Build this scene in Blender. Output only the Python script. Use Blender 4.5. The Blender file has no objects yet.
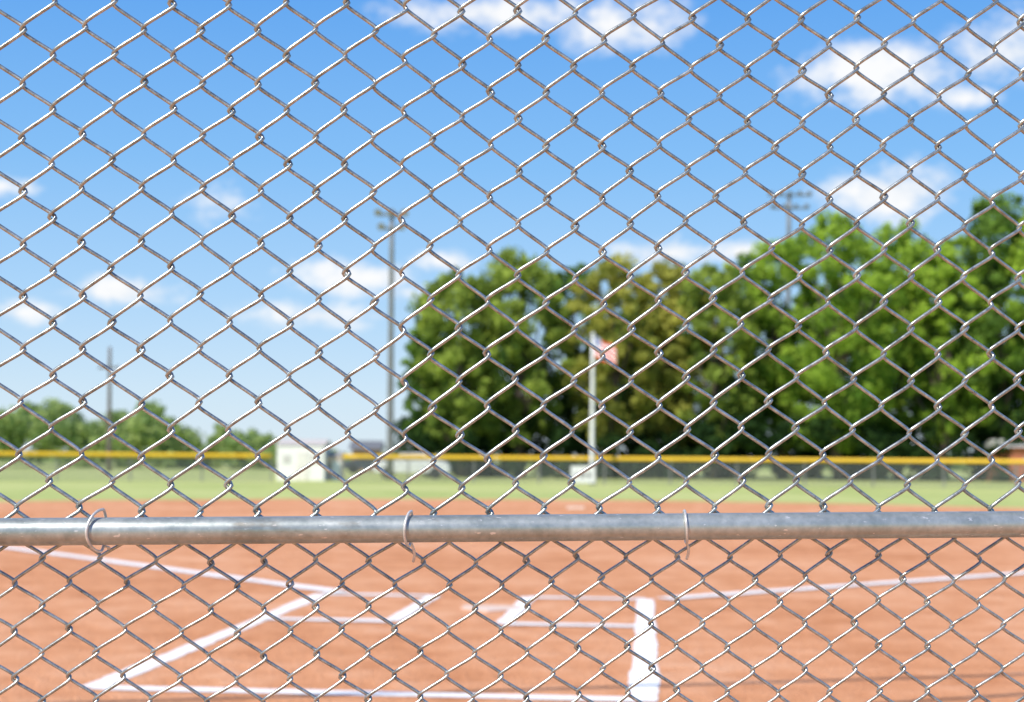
import bpy, math, numpy as np
from mathutils import Matrix, Vector
R=math.radians
F=1480.0; CAMH=1.1
scene=bpy.context.scene
scene.view_settings.view_transform='Standard'
scene.view_settings.look='None'
scene.view_settings.exposure=0
rng=np.random.default_rng(7)

# ---------------------------------------------------------------- helpers
def link(o,parent=None):
    scene.collection.objects.link(o)
    if parent is not None: o.parent=parent
    return o
def empty(name,loc=(0,0,0)):
    e=bpy.data.objects.new(name,None); e.location=loc; e.empty_display_size=0.3
    return link(e)
def mesh_obj(name,V,Fc,mat=None,parent=None,smooth=False,loc=(0,0,0)):
    me=bpy.data.meshes.new(name)
    if isinstance(V,np.ndarray) and isinstance(Fc,np.ndarray):
        nv=len(V); nf=len(Fc); k=Fc.shape[1]
        me.vertices.add(nv); me.vertices.foreach_set('co',V.astype(np.float32).ravel())
        me.loops.add(nf*k); me.loops.foreach_set('vertex_index',Fc.astype(np.int32).ravel())
        me.polygons.add(nf)
        me.polygons.foreach_set('loop_start',np.arange(0,nf*k,k,dtype=np.int32))
        me.polygons.foreach_set('loop_total',np.full(nf,k,dtype=np.int32))
        me.update(calc_edges=True)
    else:
        me.from_pydata([tuple(v) for v in V],[],[tuple(f) for f in Fc]); me.update()
    if mat: me.materials.append(mat)
    if smooth: me.polygons.foreach_set('use_smooth',np.ones(len(me.polygons),dtype=bool))
    o=bpy.data.objects.new(name,me); o.location=loc
    return link(o,parent)
def tube(P,rad,n=10,cap=True):
    P=np.array(P,float); m=len(P); rad=np.broadcast_to(np.array(rad,float),(m,))
    T=np.gradient(P,axis=0); T/=np.linalg.norm(T,axis=1)[:,None]
    ref=np.array([0,0,1.0])
    if np.max(np.abs(T@ref))>0.95: ref=np.array([0,1.0,0]) if np.max(np.abs(T[:,1]))<0.9 else np.array([1.0,0,0])
    if np.max(np.abs(T@ref))>0.97: ref=np.array([0.57,0.6,0.55])
    N=np.cross(T,ref); N/=np.linalg.norm(N,axis=1)[:,None]; B=np.cross(T,N)
    a=np.linspace(0,2*math.pi,n,endpoint=False)
    V=P[:,None,:]+rad[:,None,None]*(np.cos(a)[None,:,None]*N[:,None,:]+np.sin(a)[None,:,None]*B[:,None,:])
    V=V.reshape(-1,3).tolist(); Fs=[]
    for i in range(m-1):
        for j in range(n):
            k=(j+1)%n; Fs.append((i*n+j,i*n+k,(i+1)*n+k,(i+1)*n+j))
    if cap:
        Fs.append(tuple(range(n))[::-1]); Fs.append(tuple(range((m-1)*n,m*n)))
    return V,Fs
def merge(parts):
    V=[];Fs=[]
    for v,f in parts:
        o=len(V); V+=list(v); Fs+=[tuple(i+o for i in q) for q in f]
    return V,Fs
def box(x0,x1,y0,y1,z0,z1):
    return [(x0,y0,z0),(x1,y0,z0),(x1,y1,z0),(x0,y1,z0),(x0,y0,z1),(x1,y0,z1),(x1,y1,z1),(x0,y1,z1)],\
        [(0,3,2,1),(4,5,6,7),(0,1,5,4),(1,2,6,5),(2,3,7,6),(3,0,4,7)]
def wpos(px,depth): return (px-512)/F*depth
def wz(px,py,depth): return CAMH+((460+(px-512)*0.0078)-py)/F*depth

# ---------------------------------------------------------------- materials
def newmat(name):
    m=bpy.data.materials.new(name); m.use_nodes=True
    nt=m.node_tree; b=nt.nodes['Principled BSDF']
    return m,nt,b
def noise(nt,scale,detail=4,rough=0.55,coord='Object',vec=None):
    n=nt.nodes.new('ShaderNodeTexNoise'); n.inputs['Scale'].default_value=scale
    n.inputs['Detail'].default_value=detail; n.inputs['Roughness'].default_value=rough
    if vec is None:
        tc=nt.nodes.new('ShaderNodeTexCoord'); vec=tc.outputs[coord]
    nt.links.new(vec,n.inputs['Vector']); return n.outputs['Fac']
def ramp(nt,fac,stops):
    r=nt.nodes.new('ShaderNodeValToRGB'); e=r.color_ramp.elements
    while len(e)<len(stops): e.new(0.5)
    for i,(p,c) in enumerate(stops): e[i].position=p; e[i].color=(*c,1)
    nt.links.new(fac,r.inputs['Fac']); return r.outputs['Color']
def math_(nt,op,a,b=None,c=None):
    n=nt.nodes.new('ShaderNodeMath'); n.operation=op
    for i,v in enumerate((a,b,c)):
        if v is None: continue
        if isinstance(v,(int,float)): n.inputs[i].default_value=v
        else: nt.links.new(v,n.inputs[i])
    return n.outputs[0]
def bump(nt,b,h,strength,dist):
    n=nt.nodes.new('ShaderNodeBump'); n.inputs['Strength'].default_value=strength; n.inputs['Distance'].default_value=dist
    nt.links.new(h,n.inputs['Height']); nt.links.new(n.outputs['Normal'],b.inputs['Normal'])
def simple(name,c,rough=0.6,metal=0.0,var=0.15,scale=4):
    m,nt,b=newmat(name)
    f=noise(nt,scale)
    c0=tuple(x*(1-var) for x in c); c1=tuple(min(1,x*(1+var)) for x in c)
    nt.links.new(ramp(nt,f,[(0.3,c0),(0.7,c1)]),b.inputs['Base Color'])
    b.inputs['Roughness'].default_value=rough; b.inputs['Metallic'].default_value=metal
    return m
def galv(name,lo,hi,scale,r0=0.3,r1=0.55,metal=0.7,flecks=False):
    m,nt,b=newmat(name)
    f=noise(nt,scale,5,0.7); f2=noise(nt,scale*7,3,0.6)
    col=ramp(nt,math_(nt,'ADD',math_(nt,'MULTIPLY',f,0.6),math_(nt,'MULTIPLY',f2,0.4)),[(0.38,lo),(0.62,hi)])
    if flecks:
        tc=nt.nodes.new('ShaderNodeTexCoord'); mp=nt.nodes.new('ShaderNodeMapping'); mp.inputs['Scale'].default_value=(1,3,3); nt.links.new(tc.outputs['Object'],mp.inputs['Vector'])
        f3=noise(nt,70,3,0.6,vec=mp.outputs[0])
        mk=ramp(nt,f3,[(0.66,(0,0,0)),(0.70,(1,1,1))])
        mx=nt.nodes.new('ShaderNodeMixRGB'); nt.links.new(mk,mx.inputs[0]); nt.links.new(col,mx.inputs[1]); mx.inputs[2].default_value=(0.75,0.74,0.70,1)
        f4=noise(nt,9,5,0.7,vec=mp.outputs[0]); mk2=ramp(nt,f4,[(0.60,(0,0,0)),(0.72,(0.6,0.6,0.6))])
        mx2=nt.nodes.new('ShaderNodeMixRGB'); nt.links.new(mk2,mx2.inputs[0]); nt.links.new(mx.outputs[0],mx2.inputs[1]); mx2.inputs[2].default_value=(0.24,0.20,0.15,1)
        col=mx2.outputs[0]
    nt.links.new(col,b.inputs['Base Color'])
    b.inputs['Metallic'].default_value=metal
    nt.links.new(math_(nt,'MULTIPLY_ADD',f,r1-r0,r0),b.inputs['Roughness'])
    bump(nt,b,f2,0.25,0.0006)
    return m
M_wire=galv('galvanized_wire',(0.24,0.255,0.24),(0.60,0.62,0.58),60,0.2,0.42,0.8)
M_rail=galv('galvanized_pipe',(0.32,0.36,0.34),(0.52,0.55,0.52),14,0.28,0.5,0.6,True)
M_tie=galv('tie_wire_metal',(0.6,0.58,0.54),(0.85,0.83,0.78),60,0.3,0.5,0.5)
M_steel=simple('weathered_steel',(0.22,0.22,0.21),0.6,0.3)
M_wood=simple('weathered_wood',(0.16,0.13,0.11),0.85)
M_white=simple('white_paint',(0.80,0.80,0.78),0.5,0,0.05)
M_yellow=simple('yellow_plastic',(0.88,0.53,0.02),0.5,0,0.06)
M_bark=simple('bark',(0.085,0.065,0.05),0.9,0,0.35,3)
M_glass=simple('dark_glass',(0.03,0.035,0.04),0.15)
M_tire=simple('tire_rubber',(0.025,0.025,0.025),0.8)
M_conc=simple('concrete',(0.32,0.31,0.29),0.85)

# dirt
M_dirt,nt,b=newmat('infield_clay')
n1=noise(nt,0.35,5,0.6); n2=noise(nt,2.6,6,0.72); n3=noise(nt,45,3,0.6)
mix=math_(nt,'ADD',math_(nt,'ADD',math_(nt,'MULTIPLY',n1,0.38),math_(nt,'MULTIPLY',n2,0.42)),math_(nt,'MULTIPLY',n3,0.20))
nt.links.new(ramp(nt,mix,[(0.38,(0.56,0.215,0.085)),(0.5,(0.76,0.345,0.165)),(0.60,(0.86,0.46,0.26))]),b.inputs['Base Color'])
b.inputs['Roughness'].default_value=0.95; b.inputs['Specular IOR Level'].default_value=0.1
bump(nt,b,math_(nt,'ADD',n2,math_(nt,'MULTIPLY',n3,0.4)),0.8,0.07)
# grass
M_grass,nt,b=newmat('grass')
n1=noise(nt,0.12,5,0.6); n2=noise(nt,2.0,6,0.7)
mix=math_(nt,'ADD',math_(nt,'MULTIPLY',n1,0.6),math_(nt,'MULTIPLY',n2,0.4))
nt.links.new(ramp(nt,mix,[(0.35,(0.35,0.41,0.12)),(0.52,(0.49,0.53,0.18)),(0.66,(0.60,0.57,0.26))]),b.inputs['Base Color'])
b.inputs['Roughness'].default_value=0.95; b.inputs['Specular IOR Level'].default_value=0.1
bump(nt,b,n2,0.5,0.05)
# chalk
M_chalk,nt,b=newmat('chalk_line')
uv=nt.nodes.new('ShaderNodeUVMap'); sx=nt.nodes.new('ShaderNodeSeparateXYZ'); nt.links.new(uv.outputs[0],sx.inputs[0])
edge=math_(nt,'SUBTRACT',1.0,math_(nt,'ABSOLUTE',sx.outputs[0]))
nn=noise(nt,9,6,0.7)
al=math_(nt,'ADD',edge,math_(nt,'MULTIPLY',math_(nt,'SUBTRACT',nn,0.47),1.3))
mr=nt.nodes.new('ShaderNodeMapRange'); mr.inputs['From Min'].default_value=0.0; mr.inputs['From Max'].default_value=0.14
nt.links.new(al,mr.inputs['Value']); 
nt.links.new(mr.outputs[0],b.inputs['Alpha'])
nt.links.new(ramp(nt,noise(nt,14,5,0.7),[(0.3,(0.88,0.80,0.71)),(0.48,(0.94,0.91,0.84))]),b.inputs['Base Color'])
b.inputs['Roughness'].default_value=0.95
# distant mesh (alpha diamonds)
M_mesh,nt,b=newmat('chain_link_mesh')
uv=nt.nodes.new('ShaderNodeUVMap'); sx=nt.nodes.new('ShaderNodeSeparateXYZ'); nt.links.new(uv.outputs[0],sx.inputs[0])
def stripes(s):
    v=math_(nt,'ADD',sx.outputs[0],math_(nt,'MULTIPLY',sx.outputs[1],s))
    v=math_(nt,'PINGPONG',math_(nt,'MULTIPLY',v,1/0.07),0.5)
    return math_(nt,'LESS_THAN',v,0.075)
nt.links.new(math_(nt,'MAXIMUM',stripes(1.0),stripes(-1.0)),b.inputs['Alpha'])
b.inputs['Base Color'].default_value=(0.17,0.19,0.18,1); b.inputs['Roughness'].default_value=0.6

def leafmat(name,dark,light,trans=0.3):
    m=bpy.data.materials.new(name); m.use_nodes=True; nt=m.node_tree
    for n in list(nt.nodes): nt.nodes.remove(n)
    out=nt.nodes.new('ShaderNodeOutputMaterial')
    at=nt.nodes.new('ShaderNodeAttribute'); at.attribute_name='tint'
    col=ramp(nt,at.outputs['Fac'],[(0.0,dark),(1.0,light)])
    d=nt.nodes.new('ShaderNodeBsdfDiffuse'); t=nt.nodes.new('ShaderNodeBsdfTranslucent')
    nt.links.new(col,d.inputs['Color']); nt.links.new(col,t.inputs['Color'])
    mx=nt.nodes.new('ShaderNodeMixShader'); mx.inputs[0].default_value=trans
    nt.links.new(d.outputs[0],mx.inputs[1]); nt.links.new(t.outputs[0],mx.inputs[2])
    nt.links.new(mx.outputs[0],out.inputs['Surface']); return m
L_dark=leafmat('leaves_dark',(0.055,0.12,0.03),(0.23,0.37,0.065))
L_olive=leafmat('leaves_olive',(0.10,0.165,0.03),(0.42,0.52,0.095))
L_yellow=leafmat('leaves_yellow_green',(0.18,0.21,0.04),(0.60,0.57,0.12))
L_green=leafmat('leaves_green',(0.095,0.19,0.025),(0.47,0.65,0.085))
L_far=leafmat('leaves_far',(0.20,0.30,0.10),(0.50,0.60,0.20))  # distance haze put into the paler leaf colours

# ---------------------------------------------------------------- ground
S=1600
mesh_obj('ground',[(-S,-S,0),(S,-S,0),(S,S,0),(-S,S,0)],[(0,1,2,3)],M_grass)
AZ=R(5.25); fw=np.array([math.sin(AZ),math.cos(AZ)]); rt=np.array([math.cos(AZ),-math.sin(AZ)])
HOME=np.array([-0.17,10.62])
PIT=HOME+fw*12.2
pts=[]
for a in np.linspace(R(-115),R(115),90):
    r=18.4+0.12*math.sin(a*23)+0.08*math.sin(a*51+1)
    d=fw*math.cos(a)+rt*math.sin(a); p=PIT+d*r; pts.append((p[0],p[1],0.004))
pts=[(-19,-6,0.004)]+pts+[(19,-6,0.004)]
mesh_obj('infield_dirt',pts,[tuple(range(len(pts)))[::-1]],M_dirt)

# chalk lines
V=[];Fs=[];UV=[]
zc=[0.008]
def strip(p0,p1,w):
    p0=np.array(p0,float);p1=np.array(p1,float); L=np.linalg.norm(p1-p0); d=(p1-p0)/L; n=np.array([d[1],-d[0]])
    k=max(2,int(L/0.4)); o=len(V); z=zc[0]; zc[0]+=0.0007
    off=0.02*np.cumsum(rng.normal(0,0.15,k+1)); off-=np.linspace(off[0],off[-1],k+1)
    for i in range(k+1):
        c=p0+d*L*i/k+n*off[i]; ww=w*(1+0.10*rng.normal())*0.74
        for s in(-1,1):
            q=c+n*ww*s; V.append((q[0],q[1],z)); UV.append((s,i))
    for i in range(k): a=o+2*i; Fs.append((a,a+1,a+3,a+2))
P0=np.array([-0.23,11.82])
def bx(s,w): return P0+fw*s+rt*w
W_=0.095
strip(bx(0,-1.3),bx(-4.95,-1.3),W_); strip(bx(0,1.3),bx(-5.0,1.3),W_)
strip(bx(-4.95,-1.3),bx(-4.95,1.3),W_)
strip(bx(0,-1.3),bx(0,-0.36),0.105); strip(bx(0,0.38),bx(0,1.3),0.105)
strip(bx(0,-0.38),bx(-1.9,-0.40),0.08); strip(bx(0,0.38),bx(-1.95,0.36),0.08)
strip(bx(-1.9,-1.3),bx(-1.9,-0.40),0.105); strip(bx(-1.95,0.36),bx(-1.95,1.3),0.105)
a1=AZ-R(45.0); d1=np.array([math.sin(a1),math.cos(a1)])
a2=AZ+R(46.5); d2=np.array([math.sin(a2),math.cos(a2)])
strip(HOME+d1*1.9,HOME+d1*58,0.14); strip(HOME+d2*1.75,HOME+d2*58,0.14)
o=mesh_obj('chalk_lines',V,Fs,M_chalk)
uvl=o.data.uv_layers.new(name='UVMap')
for l in o.data.loops: uvl.data[l.index].uv=UV[l.vertex_index]
# home plate
pp=[(0,0),(0.216,0.216),(0.216,0.432),(-0.216,0.432),(-0.216,0.216)]
def plate(z): return [tuple((HOME+rt*x+fw*y).tolist())+(z,) for x,y in pp]
mesh_obj('home_plate',plate(0.002)+plate(0.014),[(5,6,7,8,9)]+[(i,(i+1)%5,5+(i+1)%5,5+i) for i in range(5)],simple('plate_rubber',(0.80,0.60,0.46),0.8,0,0.15,8))
bxx=wpos(576,33.5)
bb=box(bxx-0.2,bxx+0.2,33.3,33.7,0.0,0.05)
o=mesh_obj('base_bag',*bb,mat=simple('dusty_canvas',(0.80,0.66,0.52),0.9)); md=o.modifiers.new('b','BEVEL'); md.width=0.02; md.segments=3
# unseen posts and two sagging cables, added to cast thin shadows on the clay
nf=empty('shadow_cables')
for i,(A,B,h) in enumerate((((-10.9,-0.6),(7.6,6.75),5.5),((-9.6,1.6),(8.4,6.2),5.9))):
    q=np.linspace(0,1,40)
    P=np.stack([A[0]+(B[0]-A[0])*q,A[1]+(B[1]-A[1])*q,h-1.6*q*(1-q)],1)
    v,f=tube(P,0.024,8); mesh_obj('cable_%d'%(i+1),v,f,M_steel,nf,True)
    for j,E in enumerate((A,B)):
        v,f=tube([(E[0],E[1],z) for z in np.linspace(-0.1,h+0.1,5)],0.06,14); mesh_obj('post_%d'%(2*i+j+1),v,f,M_rail,nf,True)

# ---------------------------------------------------------------- foreground chain link fence
fence=empty('chain_link_fence',(0,0,0))
FY=1.90; YAW=0.085; SL=0.0098; ZR=1.0135
def place(V):   # plane coords (x,yoff,zrel) -> world
    x=V[:,0]; y=FY+YAW*x+V[:,1]; z=ZR+V[:,2]+SL*x
    return np.stack([x,y,z],1)
def fabric(name,x0,x1,z0,z1,W,H,r,zphase,xphase,yoff,seed,par):
    g=np.random.default_rng(seed)
    nw=int((x1-x0)/(W/2)); per=20; k=0.93
    nper=(z1-z0)/H; m=int(nper*per)+1
    th=np.linspace(0,nper*2*math.pi,m)
    AV=[];AF=[]
    a=np.linspace(0,2*math.pi,8,endpoint=False)
    base=0
    for i in range(nw):
        xc=x0+(i+0.5)*W/2+xphase
        T=th+zphase+math.pi*(i%2)
        f=np.arcsin(k*np.cos(T))/math.asin(k)
        A=W/4+r*1.05
        x=xc+A*f
        s=np.sin(T); y=r*1.2*np.tanh(s*2.0)/np.tanh(2.0)
        z=z0+th/(2*math.pi)*H
        # slow warps and per-wire imperfection
        wx=0.0028*np.sin(x*5.1+z*3.3+seed)+0.0022*np.sin(z*11+xc*17+seed)+0.0010*np.sin(z*37+i*2.1)
        wz=0.0030*np.sin(x*7.3-z*4.1+seed*2)+0.0022*np.sin(x*19+z*9)+0.0013*g.normal()
        wy=0.004*np.sin(x*4+z*3+seed)
        P=np.stack([x+wx,y+wy+yoff,z+wz],1)
        Tn=np.gradient(P,axis=0); Tn/=np.linalg.norm(Tn,axis=1)[:,None]
        N=np.cross(Tn,np.array([0,1.0,0])); N/=np.linalg.norm(N,axis=1)[:,None]; B=np.cross(Tn,N)
        Vv=P[:,None,:]+r*(np.cos(a)[None,:,None]*N[:,None,:]+np.sin(a)[None,:,None]*B[:,None,:])
        AV.append(Vv.reshape(-1,3))
        ii=np.arange(m-1)[:,None]*8; jj=np.arange(8)[None,:]; kk=(jj+1)%8
        q=np.stack([ii+jj,ii+kk,ii+8+kk,ii+8+jj],-1).reshape(-1,4)+base
        AF.append(q); base+=m*8
    V=place(np.concatenate(AV)); return mesh_obj(name,V,np.concatenate(AF),M_wire,par,True)
fabric('upper_mesh',-1.5,1.55,-0.005,1.98,0.0735,0.0675,0.0025,0.6,0.0,0.004,3,fence)
fabric('lower_mesh',-1.5,1.55,-0.985,-0.012,0.0670,0.0590,0.0022,0.0,0.01,0.008,9,fence)
pr=0.0172
xs=np.linspace(-1.55,1.6,40)
def rail(name,z,yo=-0.02,r=pr,sag=0.0):
    P=place(np.stack([xs,np.full_like(xs,yo),z+sag*np.sin(xs*2)],1)); v,f=tube(P,r,28)
    o=mesh_obj(name,v,f,M_rail,fence,True); return o
rail('middle_rail',0.0,-0.020,pr,0.0012)
rail('top_rail',2.0); rail('bottom_rail',-0.96)
for i,x in enumerate((-1.55,1.6)):
    P=place(np.array([[x,-0.02,z] for z in np.linspace(-1.1,2.06,6)])); v,f=tube(P,0.03,20); mesh_obj('post_%d'%(i+1),v,f,M_rail,fence,True)
def tie(name,x,bow,lean,tail,loose=0.004,par=fence):
    t=np.linspace(-0.6*math.pi,1.2*math.pi,50)
    rr=pr+0.0028+loose*np.abs(np.cos(t))
    px=x-bow*np.clip(np.sin(t),0,1)+lean*np.cos(t)*0.5
    py=-0.020-(pr+0.003)*np.sin(t); pz=rr*np.cos(t)
    tl=[]
    for q in np.linspace(0.1,1,12):
        tl.append([px[-1]+0.005*math.sin(q*2.5),py[-1]+0.010*q,pz[-1]-tail*q])
    P=np.concatenate([np.stack([px,py,pz],1),np.array(tl)])
    v,f=tube(place(P),0.0018,10); mesh_obj(name,v,f,M_tie,par,True)
tie('tie_wire_1',wpos(103,1.84),0.013,0.002,0.004,0.006); tie('tie_wire_2',wpos(411,1.87),0.006,0.002,0.026,0.002); tie('tie_wire_3',wpos(686,1.90),0.001,-0.003,0.026,0.001)
tie('tie_wire_4',-1.1,0.005,0.004,0.02); tie('tie_wire_5',1.1,0.005,0.004,0.02)

# ---------------------------------------------------------------- outfield fence
of=empty('outfield_fence')
OR=58.0; OC=HOME
def opt(a,r=OR): 
    d=fw*math.cos(a)+rt*math.sin(a); return OC+d*r
def run(tag,A0,A1):
    angs=np.linspace(A0,A1,max(10,int((A1-A0)/0.015)))
    v,f=tube([(*opt(a),1.20) for a in angs],0.095,10); mesh_obj('yellow_cap_'+tag,v,f,M_yellow,of,True)
    V=[];Fs=[];U=[]
    for i,a in enumerate(angs):
        p=opt(a); V+=[(p[0],p[1],0.03),(p[0],p[1],1.15)]; U+=[(OR*a,0),(OR*a,1.12)]
        if i: k=2*i; Fs.append((k-2,k,k+1,k-1))
    o=mesh_obj('mesh_panel_'+tag,V,Fs,M_mesh,of); uvl=o.data.uv_layers.new(name='UVMap')
    for l in o.data.loops: uvl.data[l.index].uv=U[l.vertex_index]
    parts=[]
    for a in np.linspace(A0,A1,int((A1-A0)*OR/3.0)+1):
        p=opt(a,OR+0.06); parts.append(tube([(p[0],p[1],0),(p[0],p[1],0.6),(p[0],p[1],1.14)],0.04,8))
    mesh_obj('posts_'+tag,*merge(parts),mat=M_conc,parent=of)
def fang(px):
    best=min(np.linspace(R(-50),R(50),4001),key=lambda a:abs(opt(a)[0]/opt(a)[1]-(px-512)/F)); return float(best)
run('a',R(-50),fang(272)); run('b',fang(343),R(50))

# ---------------------------------------------------------------- trees
def leaves(C,Rd,tints,per,size,g,zmin=0.3,flat=0.8,spread=0.8):
    Vs=[];Ts=[]
    for c,r,t in zip(C,Rd,tints):
        n=int(per*(r**1.6))+30
        d=g.normal(size=(n,3)); d/=np.linalg.norm(d,axis=1)[:,None]
        rad=r*(0.4+spread*g.random(n)**0.8)
        p=c+d*rad[:,None]*np.array([1,1,flat])
        nr=d+0.7*g.normal(size=(n,3)); nr/=np.linalg.norm(nr,axis=1)[:,None]
        up=g.normal(size=(n,3)); a=np.cross(nr,up); a/=np.linalg.norm(a,axis=1)[:,None]; b=np.cross(nr,a)
        s=size*(0.6+0.8*g.random(n))[:,None]
        q=np.stack([p-a*s,p-b*s*0.55,p+a*s,p+b*s*0.55],1)
        ok=p[:,2]>zmin; q=q[ok]
        Vs.append(q.reshape(-1,3)); tt=np.clip(t+0.18*g.normal(size=ok.sum()),0,1)
        Ts.append(np.repeat(tt,4))
    V=np.concatenate(Vs); T=np.concatenate(Ts)
    Fq=np.arange(len(V)).reshape(-1,4); return V,Fq,T
def leaf_obj(name,V,Fq,T,mat,parent=None):
    o=mesh_obj(name,V,Fq,mat,parent)
    at=o.data.attributes.new('tint','FLOAT','POINT'); at.data.foreach_set('value',T.astype(np.float32)); return o
def tree(px,topy,hw,depth,mat,seed,zb=1.6,size=0.17,dens=250):
    g=np.random.default_rng(seed)
    x=wpos(px,depth); H=wz(px,topy,depth); rx=hw/F*depth
    e=empty('deciduous_tree',(0,0,0))
    nz=(H-zb)/2; cz=zb+nz
    C=[];Rd=[];T=[]
    n=130
    for i in range(n):
        u=-0.95+1.93*(i+0.5)/n; ph=i*2.39996+g.normal()*0.5
        rr=math.sqrt(max(0,1-abs(u)**2.3)); shell=0.55+0.50*g.random()
        if i%5==0: shell=0.35*g.random()+0.1
        lobe=1+0.13*math.sin(3*ph+seed+4*u)+0.08*math.sin(5*ph-7*u+seed)
        cr=(0.08+0.16*g.random()**1.5)*min(rx,nz)
        C.append((x+rx*rr*shell*lobe*math.cos(ph),depth+rx*rr*shell*lobe*math.sin(ph),cz+nz*u*(0.84+0.14*g.random())-cr*0.3*(u>0.5)))
        Rd.append(cr); T.append(np.clip(0.48+0.26*g.normal()+0.22*u,0,1))  # random tint, darker low in the crown: shade put into the colour
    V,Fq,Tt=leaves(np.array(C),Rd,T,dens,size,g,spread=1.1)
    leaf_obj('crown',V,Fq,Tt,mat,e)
    tp=[(x+0.15*math.sin(z*0.5+seed),depth+0.15*math.cos(z*0.4),z) for z in np.linspace(-0.1,H*0.72,8)]
    parts=[tube(tp,np.linspace(0.36,0.07,8),10)]
    for i in range(12):
        c=np.array(C[int(g.integers(10,n-6))]); z0=max(1.8,min(H*0.6,c[2]*0.55)); s=np.array([x,depth,z0])
        mid=(s+c)/2+np.array([0,0,-0.3])
        parts.append(tube([s,mid,c],[0.14,0.09,0.03],6))
    mesh_obj('trunk_and_limbs',*merge(parts),mat=M_bark,parent=e,smooth=True)
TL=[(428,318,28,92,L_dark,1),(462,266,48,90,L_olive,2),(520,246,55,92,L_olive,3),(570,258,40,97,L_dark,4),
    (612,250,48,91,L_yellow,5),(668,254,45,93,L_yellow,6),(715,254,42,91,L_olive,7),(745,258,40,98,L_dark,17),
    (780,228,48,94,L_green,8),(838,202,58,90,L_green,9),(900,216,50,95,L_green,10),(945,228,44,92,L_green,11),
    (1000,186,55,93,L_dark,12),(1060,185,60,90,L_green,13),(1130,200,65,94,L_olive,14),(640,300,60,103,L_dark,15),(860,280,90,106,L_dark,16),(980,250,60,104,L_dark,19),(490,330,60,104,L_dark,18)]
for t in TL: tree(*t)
# undergrowth along the tree line (one mass), under-canopy shade put into its dark leaf colour
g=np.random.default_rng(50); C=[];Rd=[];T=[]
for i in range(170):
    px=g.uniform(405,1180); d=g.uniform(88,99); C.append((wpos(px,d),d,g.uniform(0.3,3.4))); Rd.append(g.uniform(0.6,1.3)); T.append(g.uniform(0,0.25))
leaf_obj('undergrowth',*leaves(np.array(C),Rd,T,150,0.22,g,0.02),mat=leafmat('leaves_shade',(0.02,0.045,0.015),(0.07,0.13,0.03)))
# far tree line
g=np.random.default_rng(51); C=[];Rd=[];T=[]
prof=[(-150,400),(-60,385),(0,402),(30,398),(55,400),(90,418),(120,410),(150,402),(170,418),(200,432),(235,425),(262,436),(285,452)]
PX=[p[0] for p in prof]; PY=[p[1] for p in prof]
for i in range(460):
    px=g.uniform(-150,283); d=g.uniform(140,165); top=wz(px,np.interp(px,PX,PY)+g.uniform(-9,9),d)
    z=top*g.uniform(0.1,1)**0.6; r=g.uniform(0.45,1.3); C.append((wpos(px,d),d,max(0.5,z-r))); Rd.append(r); T.append(g.uniform(0.0,0.95))
for i in range(260):
    px=g.uniform(283,470) if i%2 else g.uniform(-150,1400); d=g.uniform(210,240); top=wz(px,449+g.uniform(-3,4),d); r=g.uniform(1,1.8); C.append((wpos(px,d),d,max(0.6,(top-r)*g.uniform(0.2,1)))); Rd.append(r); T.append(g.uniform(0,0.8))
leaf_obj('distant_trees',*leaves(np.array(C),Rd,T,70,0.28,g,0.02),mat=L_far)

# ---------------------------------------------------------------- poles
def light_pole(px,topy,depth,armw,rb,arms,par_name='light_pole',lamps=True,mat=M_steel):
    x=wpos(px,depth); H=wz(px,topy,depth); e=empty(par_name)
    v,f=tube([(x,depth,z) for z in np.linspace(-0.1,H,8)],np.linspace(rb,rb*0.6,8),14); mesh_obj('mast',v,f,mat,e,True)
    for i,(dz,w) in enumerate(arms):
        z=H-dz
        mesh_obj('crossarm_%d'%(i+1),*box(x-w/2,x+w/2,depth-0.24,depth-0.12,z-0.07,z+0.07),mat=mat,parent=e)
        n=max(2,int(w/0.75)+1)
        ps=[]
        for j in range(n):
            lx=x-w/2+0.15+(w-0.3)*j/(n-1)
            if lamps:
                cP=[(lx,depth-0.12,z+0.22),(lx,depth-0.22,z+0.18),(lx,depth-0.40,z+0.08),(lx,depth-0.44,z+0.06)]
                ps.append(tube(cP,[0.08,0.13,0.2,0.2],12))
                ps.append(tube([(lx,depth-0.18,z+0.05),(lx,depth-0.2,z+0.12),(lx,depth-0.22,z+0.2)],0.03,6))
            else:
                ps.append(tube([(lx,depth-0.18,z+0.06),(lx,depth-0.18,z+0.14),(lx,depth-0.18,z+0.24)],[0.04,0.06,0.03],8))
        mesh_obj('floodlights_%d'%(i+1) if lamps else 'insulators_%d'%(i+1),*merge(ps),mat=M_conc if lamps else M_glass,parent=e)
light_pole(390,213,78,1.6,0.19,[(0.12,1.7),(0.85,1.35)])
light_pole(787,193,115,3.2,0.25,[(0.2,3.3),(1.2,2.9)])
light_pole(109,347,112,1.2,0.19,[(1.6,1.6)],'utility_pole',False,M_wood)
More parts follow.
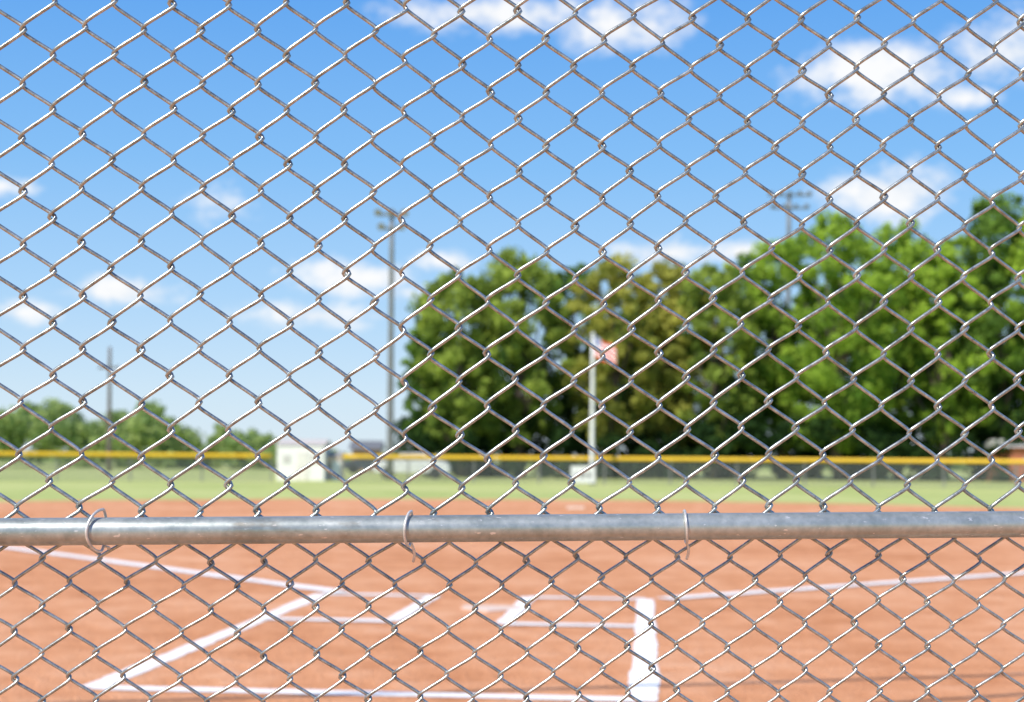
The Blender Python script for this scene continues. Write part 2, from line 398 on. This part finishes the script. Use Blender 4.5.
# flagpole
fp=empty('flagpole'); d=67.0; x=wpos(592,d); H=wz(592,337,d)
v,f=tube([(x,d,z) for z in np.linspace(0,H,6)],np.linspace(0.11,0.07,6),14); mesh_obj('pole',v,f,M_white,fp,True)
v,f=tube([(x,d,H+k) for k in (0,0.04,0.1,0.16,0.2)],[0.02,0.08,0.1,0.08,0.02],12); mesh_obj('finial',v,f,M_white,fp,True)
m,nt,b=newmat('flag_cloth')
uv=nt.nodes.new('ShaderNodeUVMap'); sx=nt.nodes.new('ShaderNodeSeparateXYZ'); nt.links.new(uv.outputs[0],sx.inputs[0])
st=math_(nt,'GREATER_THAN',math_(nt,'FRACT',math_(nt,'MULTIPLY',sx.outputs[1],3.5)),0.5)
c1=ramp(nt,st,[(0.0,(0.72,0.04,0.04)),(1.0,(0.88,0.86,0.84))])
can=math_(nt,'MULTIPLY',math_(nt,'LESS_THAN',sx.outputs[0],0.3),math_(nt,'GREATER_THAN',sx.outputs[1],0.55))
mx=nt.nodes.new('ShaderNodeMixRGB'); nt.links.new(can,mx.inputs[0]); nt.links.new(c1,mx.inputs[1]); mx.inputs[2].default_value=(0.30,0.33,0.50,1)
nt.links.new(mx.outputs[0],b.inputs['Base Color']); b.inputs['Roughness'].default_value=0.8
V=[];Fs=[];U=[]; nx,nz=18,10
for i in range(nx+1):
    for j in range(nz+1):
        u=i/nx; w=j/nz
        V.append((x+0.08+0.95*u,d-0.3*u+0.10*math.sin(u*9+w*1.5)*u**0.5,H-0.95+(0.95-0.15*u)*w-0.35*u**1.3+0.06*math.sin(u*9+1))); U.append((u,w))
for i in range(nx):
    for j in range(nz): a=i*(nz+1)+j; Fs.append((a,a+nz+1,a+nz+2,a+1))
o=mesh_obj('flag',V,Fs,m,fp,True); uvl=o.data.uv_layers.new(name='UVMap')
for l in o.data.loops: uvl.data[l.index].uv=U[l.vertex_index]
# white sign on outfield fence
sg=empty('outfield_sign'); d=66.6; x0=wpos(571,d); x1=wpos(595,d)
mesh_obj('panel',*box(x0,x1,d-0.03,d+0.03,0.1,0.85),mat=M_white,parent=sg)
mesh_obj('frame',*merge([box(x0-0.05,x0-0.002,d-0.05,d+0.05,0,0.9),box(x1+0.002,x1+0.05,d-0.05,d+0.05,0,0.9)]),mat=M_steel,parent=sg)
mesh_obj('lettering',*merge([box(x0+0.2,x0+0.3,d-0.036,d-0.032,0.3,0.6),box(x0+0.42,x0+0.62,d-0.036,d-0.032,0.3,0.6),box(x0+0.74,x0+0.9,d-0.036,d-0.032,0.3,0.6)]),mat=M_steel,parent=sg)

# ---------------------------------------------------------------- buildings
def house(name,x0,x1,y0,y1,h,rh,wall,roof,trim,ov=0.3,wins=(0.12,0.70),wm=None):
    e=empty(name)
    mesh_obj('walls',*box(x0,x1,y0,y1,-0.05,h),mat=wall,parent=e)
    ym=(y0+y1)/2
    V=[(x0-ov,y0-ov,h+0.01),(x1+ov,y0-ov,h+0.01),(x1+ov,y1+ov,h+0.01),(x0-ov,y1+ov,h+0.01),(x0-ov,ym,h+rh),(x1+ov,ym,h+rh)]
    mesh_obj('roof',V,[(0,1,5,4),(2,3,4,5),(0,4,3),(1,2,5),(0,3,2,1)],mat=roof,parent=e)
    w=x1-x0; s=min(1,h/2.3)
    mesh_obj('door',*box(x0+w*0.42,x0+w*0.42+0.8*s,y0-0.03,y0-0.002,0,1.9*s),mat=trim,parent=e)
    ps=[]
    for k in wins: ps.append(box(x0+w*k,x0+w*k+0.5*s,y0-0.03,y0-0.002,1.15*s,1.7*s))
    mesh_obj('windows',*merge(ps),mat=wm or M_conc,parent=e)
house('white_shed',wpos(277,73),wpos(324,73),73,76,1.74,0.32,simple('white_wall',(0.84,0.82,0.78),0.7,0,0.06),simple('tan_metal_roof',(0.60,0.53,0.46),0.6),simple('white_door',(0.76,0.72,0.66),0.6),0.06,(0.12,0.74),simple('pale_shutter',(0.62,0.59,0.55),0.7))
house('tan_shed',wpos(326,74),wpos(341,74),74,75.5,1.2,0.25,simple('tan_siding',(0.62,0.48,0.37),0.8),M_conc,M_white,0.04,(0.1,))
house('brown_shed',wpos(352,128),wpos(378,128),128,132,1.9,0.8,simple('brown_siding',(0.45,0.25,0.14),0.8),M_steel,M_conc)
house('brick_building',wpos(1012,88),wpos(1110,88),88,94,2.1,0.5,simple('red_brick',(0.45,0.15,0.08),0.9),M_white,M_white)
def car(px,d,mat,flip=1):
    e=empty('parked_car',(wpos(px,d),d,0))
    prof=[(-2.1,0.35),(-2.15,0.75),(-1.95,0.95),(-1.2,1.02),(-0.6,1.42),(0.7,1.45),(1.4,1.05),(2.05,0.92),(2.2,0.6),(2.15,0.32)]
    n=len(prof); V=[(flip*x,-0.85,z) for x,z in prof]+[(flip*x,0.85,z) for x,z in prof]
    for i in (4,5): V[i]=(V[i][0],-0.65,V[i][2]); V[n+i]=(V[n+i][0],0.65,V[n+i][2])
    Fs=[tuple(range(n)),tuple(range(n,2*n))[::-1]]+[(i,n+i,n+(i+1)%n,(i+1)%n) for i in range(n)]
    o=mesh_obj('body',V,Fs,mat,e); md=o.modifiers.new('b','BEVEL'); md.width=0.06; md.segments=2
    V=[(flip*x,y,z) for x,y,z in [(-1.05,-0.86,1.04),(-0.6,-0.71,1.36),(0.65,-0.71,1.38),(1.2,-0.86,1.06)]]
    mesh_obj('side_windows',V,[(0,1,2,3)],M_glass,e)
    ps=[]
    for wx in(-1.35,1.35):
        for wy in(-0.8,0.8): ps.append(tube([(wx,wy-0.1,0.33),(wx,wy,0.33),(wx,wy+0.1,0.33)],0.33,18))
    mesh_obj('wheels',*merge(ps),mat=M_tire,parent=e)
car(412,84,M_white); car(445,104,simple('silver_blue_paint',(0.40,0.46,0.55),0.3,0.3),-1); car(372,110,simple('dark_paint',(0.06,0.07,0.10),0.3))

# ---------------------------------------------------------------- sun + world
SAZ=R(-140); SEL=R(48)   # sun behind-left of the camera
sd=Vector((math.sin(SAZ)*math.cos(SEL),math.cos(SAZ)*math.cos(SEL),math.sin(SEL)))
ld=bpy.data.lights.new('sun','SUN'); ld.energy=5.0; ld.angle=R(0.5); ld.color=(1.0,0.95,0.86)
lo=bpy.data.objects.new('sun',ld); lo.rotation_euler=sd.to_track_quat('Z','Y').to_euler(); link(lo)
w=bpy.data.worlds.new('World'); scene.world=w; w.use_nodes=True; nt=w.node_tree
w.cycles.sampling_method='MANUAL'; w.cycles.sample_map_resolution=256
STR=0.12
bg=nt.nodes['Background']; bg.inputs['Strength'].default_value=STR
sky=nt.nodes.new('ShaderNodeTexSky'); sky.sky_type='NISHITA'; sky.sun_disc=False
sky.sun_elevation=SEL; sky.sun_rotation=SAZ%(2*math.pi); sky.air_density=1.0; sky.dust_density=0.2; sky.ozone_density=3.0
tc=nt.nodes.new('ShaderNodeTexCoord'); sp=nt.nodes.new('ShaderNodeSeparateXYZ'); nt.links.new(tc.outputs['Generated'],sp.inputs[0])
az=math_(nt,'ARCTAN2',sp.outputs[0],sp.outputs[1]); el=math_(nt,'ARCSINE',sp.outputs[2])
def lin(c): return tuple((((v/255+0.055)/1.055)**2.4) for v in c)
grad=ramp(nt,math_(nt,'DIVIDE',el,R(40)),[(0.0,lin((218,235,248))),(0.06,lin((206,231,251))),(0.16,lin((171,214,253))),(0.28,lin((133,194,251))),(0.43,lin((98,170,246))),(1.0,lin((52,112,205)))])
vs=nt.nodes.new('ShaderNodeVectorMath'); vs.operation='SCALE'; nt.links.new(grad,vs.inputs[0]); vs.inputs['Scale'].default_value=1/STR
mxs=nt.nodes.new('ShaderNodeMixRGB'); mxs.inputs[0].default_value=0.88; nt.links.new(sky.outputs[0],mxs.inputs[1]); nt.links.new(vs.outputs[0],mxs.inputs[2])
CL=[(118,291,62,18,1.25),(20,312,42,12,.85),(222,203,50,13,.45),(350,278,72,20,1.05),(310,316,72,16,1.0),(445,262,38,12,1.0),(420,292,60,13,.65),
    (500,14,120,24,1.0),(612,26,75,26,1.05),(665,252,60,17,1.05),(740,250,45,13,1.05),(890,194,82,31,1.35),(878,74,88,31,1.05),(1010,50,64,38,1.05),(0,186,28,10,.8),(960,98,55,15,.75)]
acc=None
for px,py,sx_,sy_,amp in CL:
    a0=math.atan((px-512)/F); e0=math.atan((460+(px-512)*0.0078-py)/F*math.cos(a0))
    da=math_(nt,'MULTIPLY_ADD',az,F/sx_,-a0*F/sx_); de=math_(nt,'MULTIPLY_ADD',el,F/sy_,-e0*F/sy_)
    q=math_(nt,'MULTIPLY_ADD',da,da,math_(nt,'MULTIPLY',de,de))
    q=math_(nt,'MULTIPLY_ADD',math_(nt,'SQRT',q),-amp,amp)
    acc=q if acc is None else math_(nt,'MAXIMUM',acc,q)
mp=nt.nodes.new('ShaderNodeMapping'); mp.inputs['Scale'].default_value=(1,1,1.5); nt.links.new(tc.outputs['Generated'],mp.inputs['Vector'])
cn=noise(nt,24,7,0.68,vec=mp.outputs[0]); cb=noise(nt,3.2,4,0.6,vec=mp.outputs[0])
away=nt.nodes.new('ShaderNodeMapRange'); away.inputs['From Min'].default_value=0.5; away.inputs['From Max'].default_value=0.8
nt.links.new(math_(nt,'ABSOLUTE',az),away.inputs['Value'])
gen=math_(nt,'SUBTRACT',math_(nt,'MULTIPLY',math_(nt,'SUBTRACT',cb,0.60),4.0),math_(nt,'MULTIPLY',math_(nt,'SUBTRACT',1.0,away.outputs[0]),5.0))
acc=math_(nt,'MAXIMUM',math_(nt,'MAXIMUM',acc,-0.8),gen)
dens=math_(nt,'ADD',acc,math_(nt,'MULTIPLY',math_(nt,'SUBTRACT',cn,0.5),2.8))
mr=nt.nodes.new('ShaderNodeMapRange'); mr.interpolation_type='SMOOTHSTEP'; mr.inputs['From Min'].default_value=-0.12; mr.inputs['From Max'].default_value=1.0
nt.links.new(dens,mr.inputs['Value'])
ccol=ramp(nt,cn,[(0.35,(7.0,7.4,7.9)),(0.55,(8.4,8.4,8.4))])
mx=nt.nodes.new('ShaderNodeMixRGB'); nt.links.new(math_(nt,'MULTIPLY',mr.outputs[0],0.96),mx.inputs[0]); nt.links.new(mxs.outputs[0],mx.inputs[1]); nt.links.new(ccol,mx.inputs[2])
nt.links.new(mx.outputs[0],bg.inputs['Color'])

# ---------------------------------------------------------------- camera
cd=bpy.data.cameras.new('camera'); cam=bpy.data.objects.new('camera',cd); link(cam)
cd.sensor_width=36; cd.lens=F/1024*36; cd.shift_y=109/1024; cd.clip_start=0.05; cd.clip_end=5000
cam.matrix_world=Matrix.Translation((0,0,CAMH))@Matrix.Rotation(R(90),4,'X')@Matrix.Rotation(R(0.45),4,'Z')
cd.dof.use_dof=True; cd.dof.focus_distance=1.90; cd.dof.aperture_fstop=5.8
scene.camera=cam
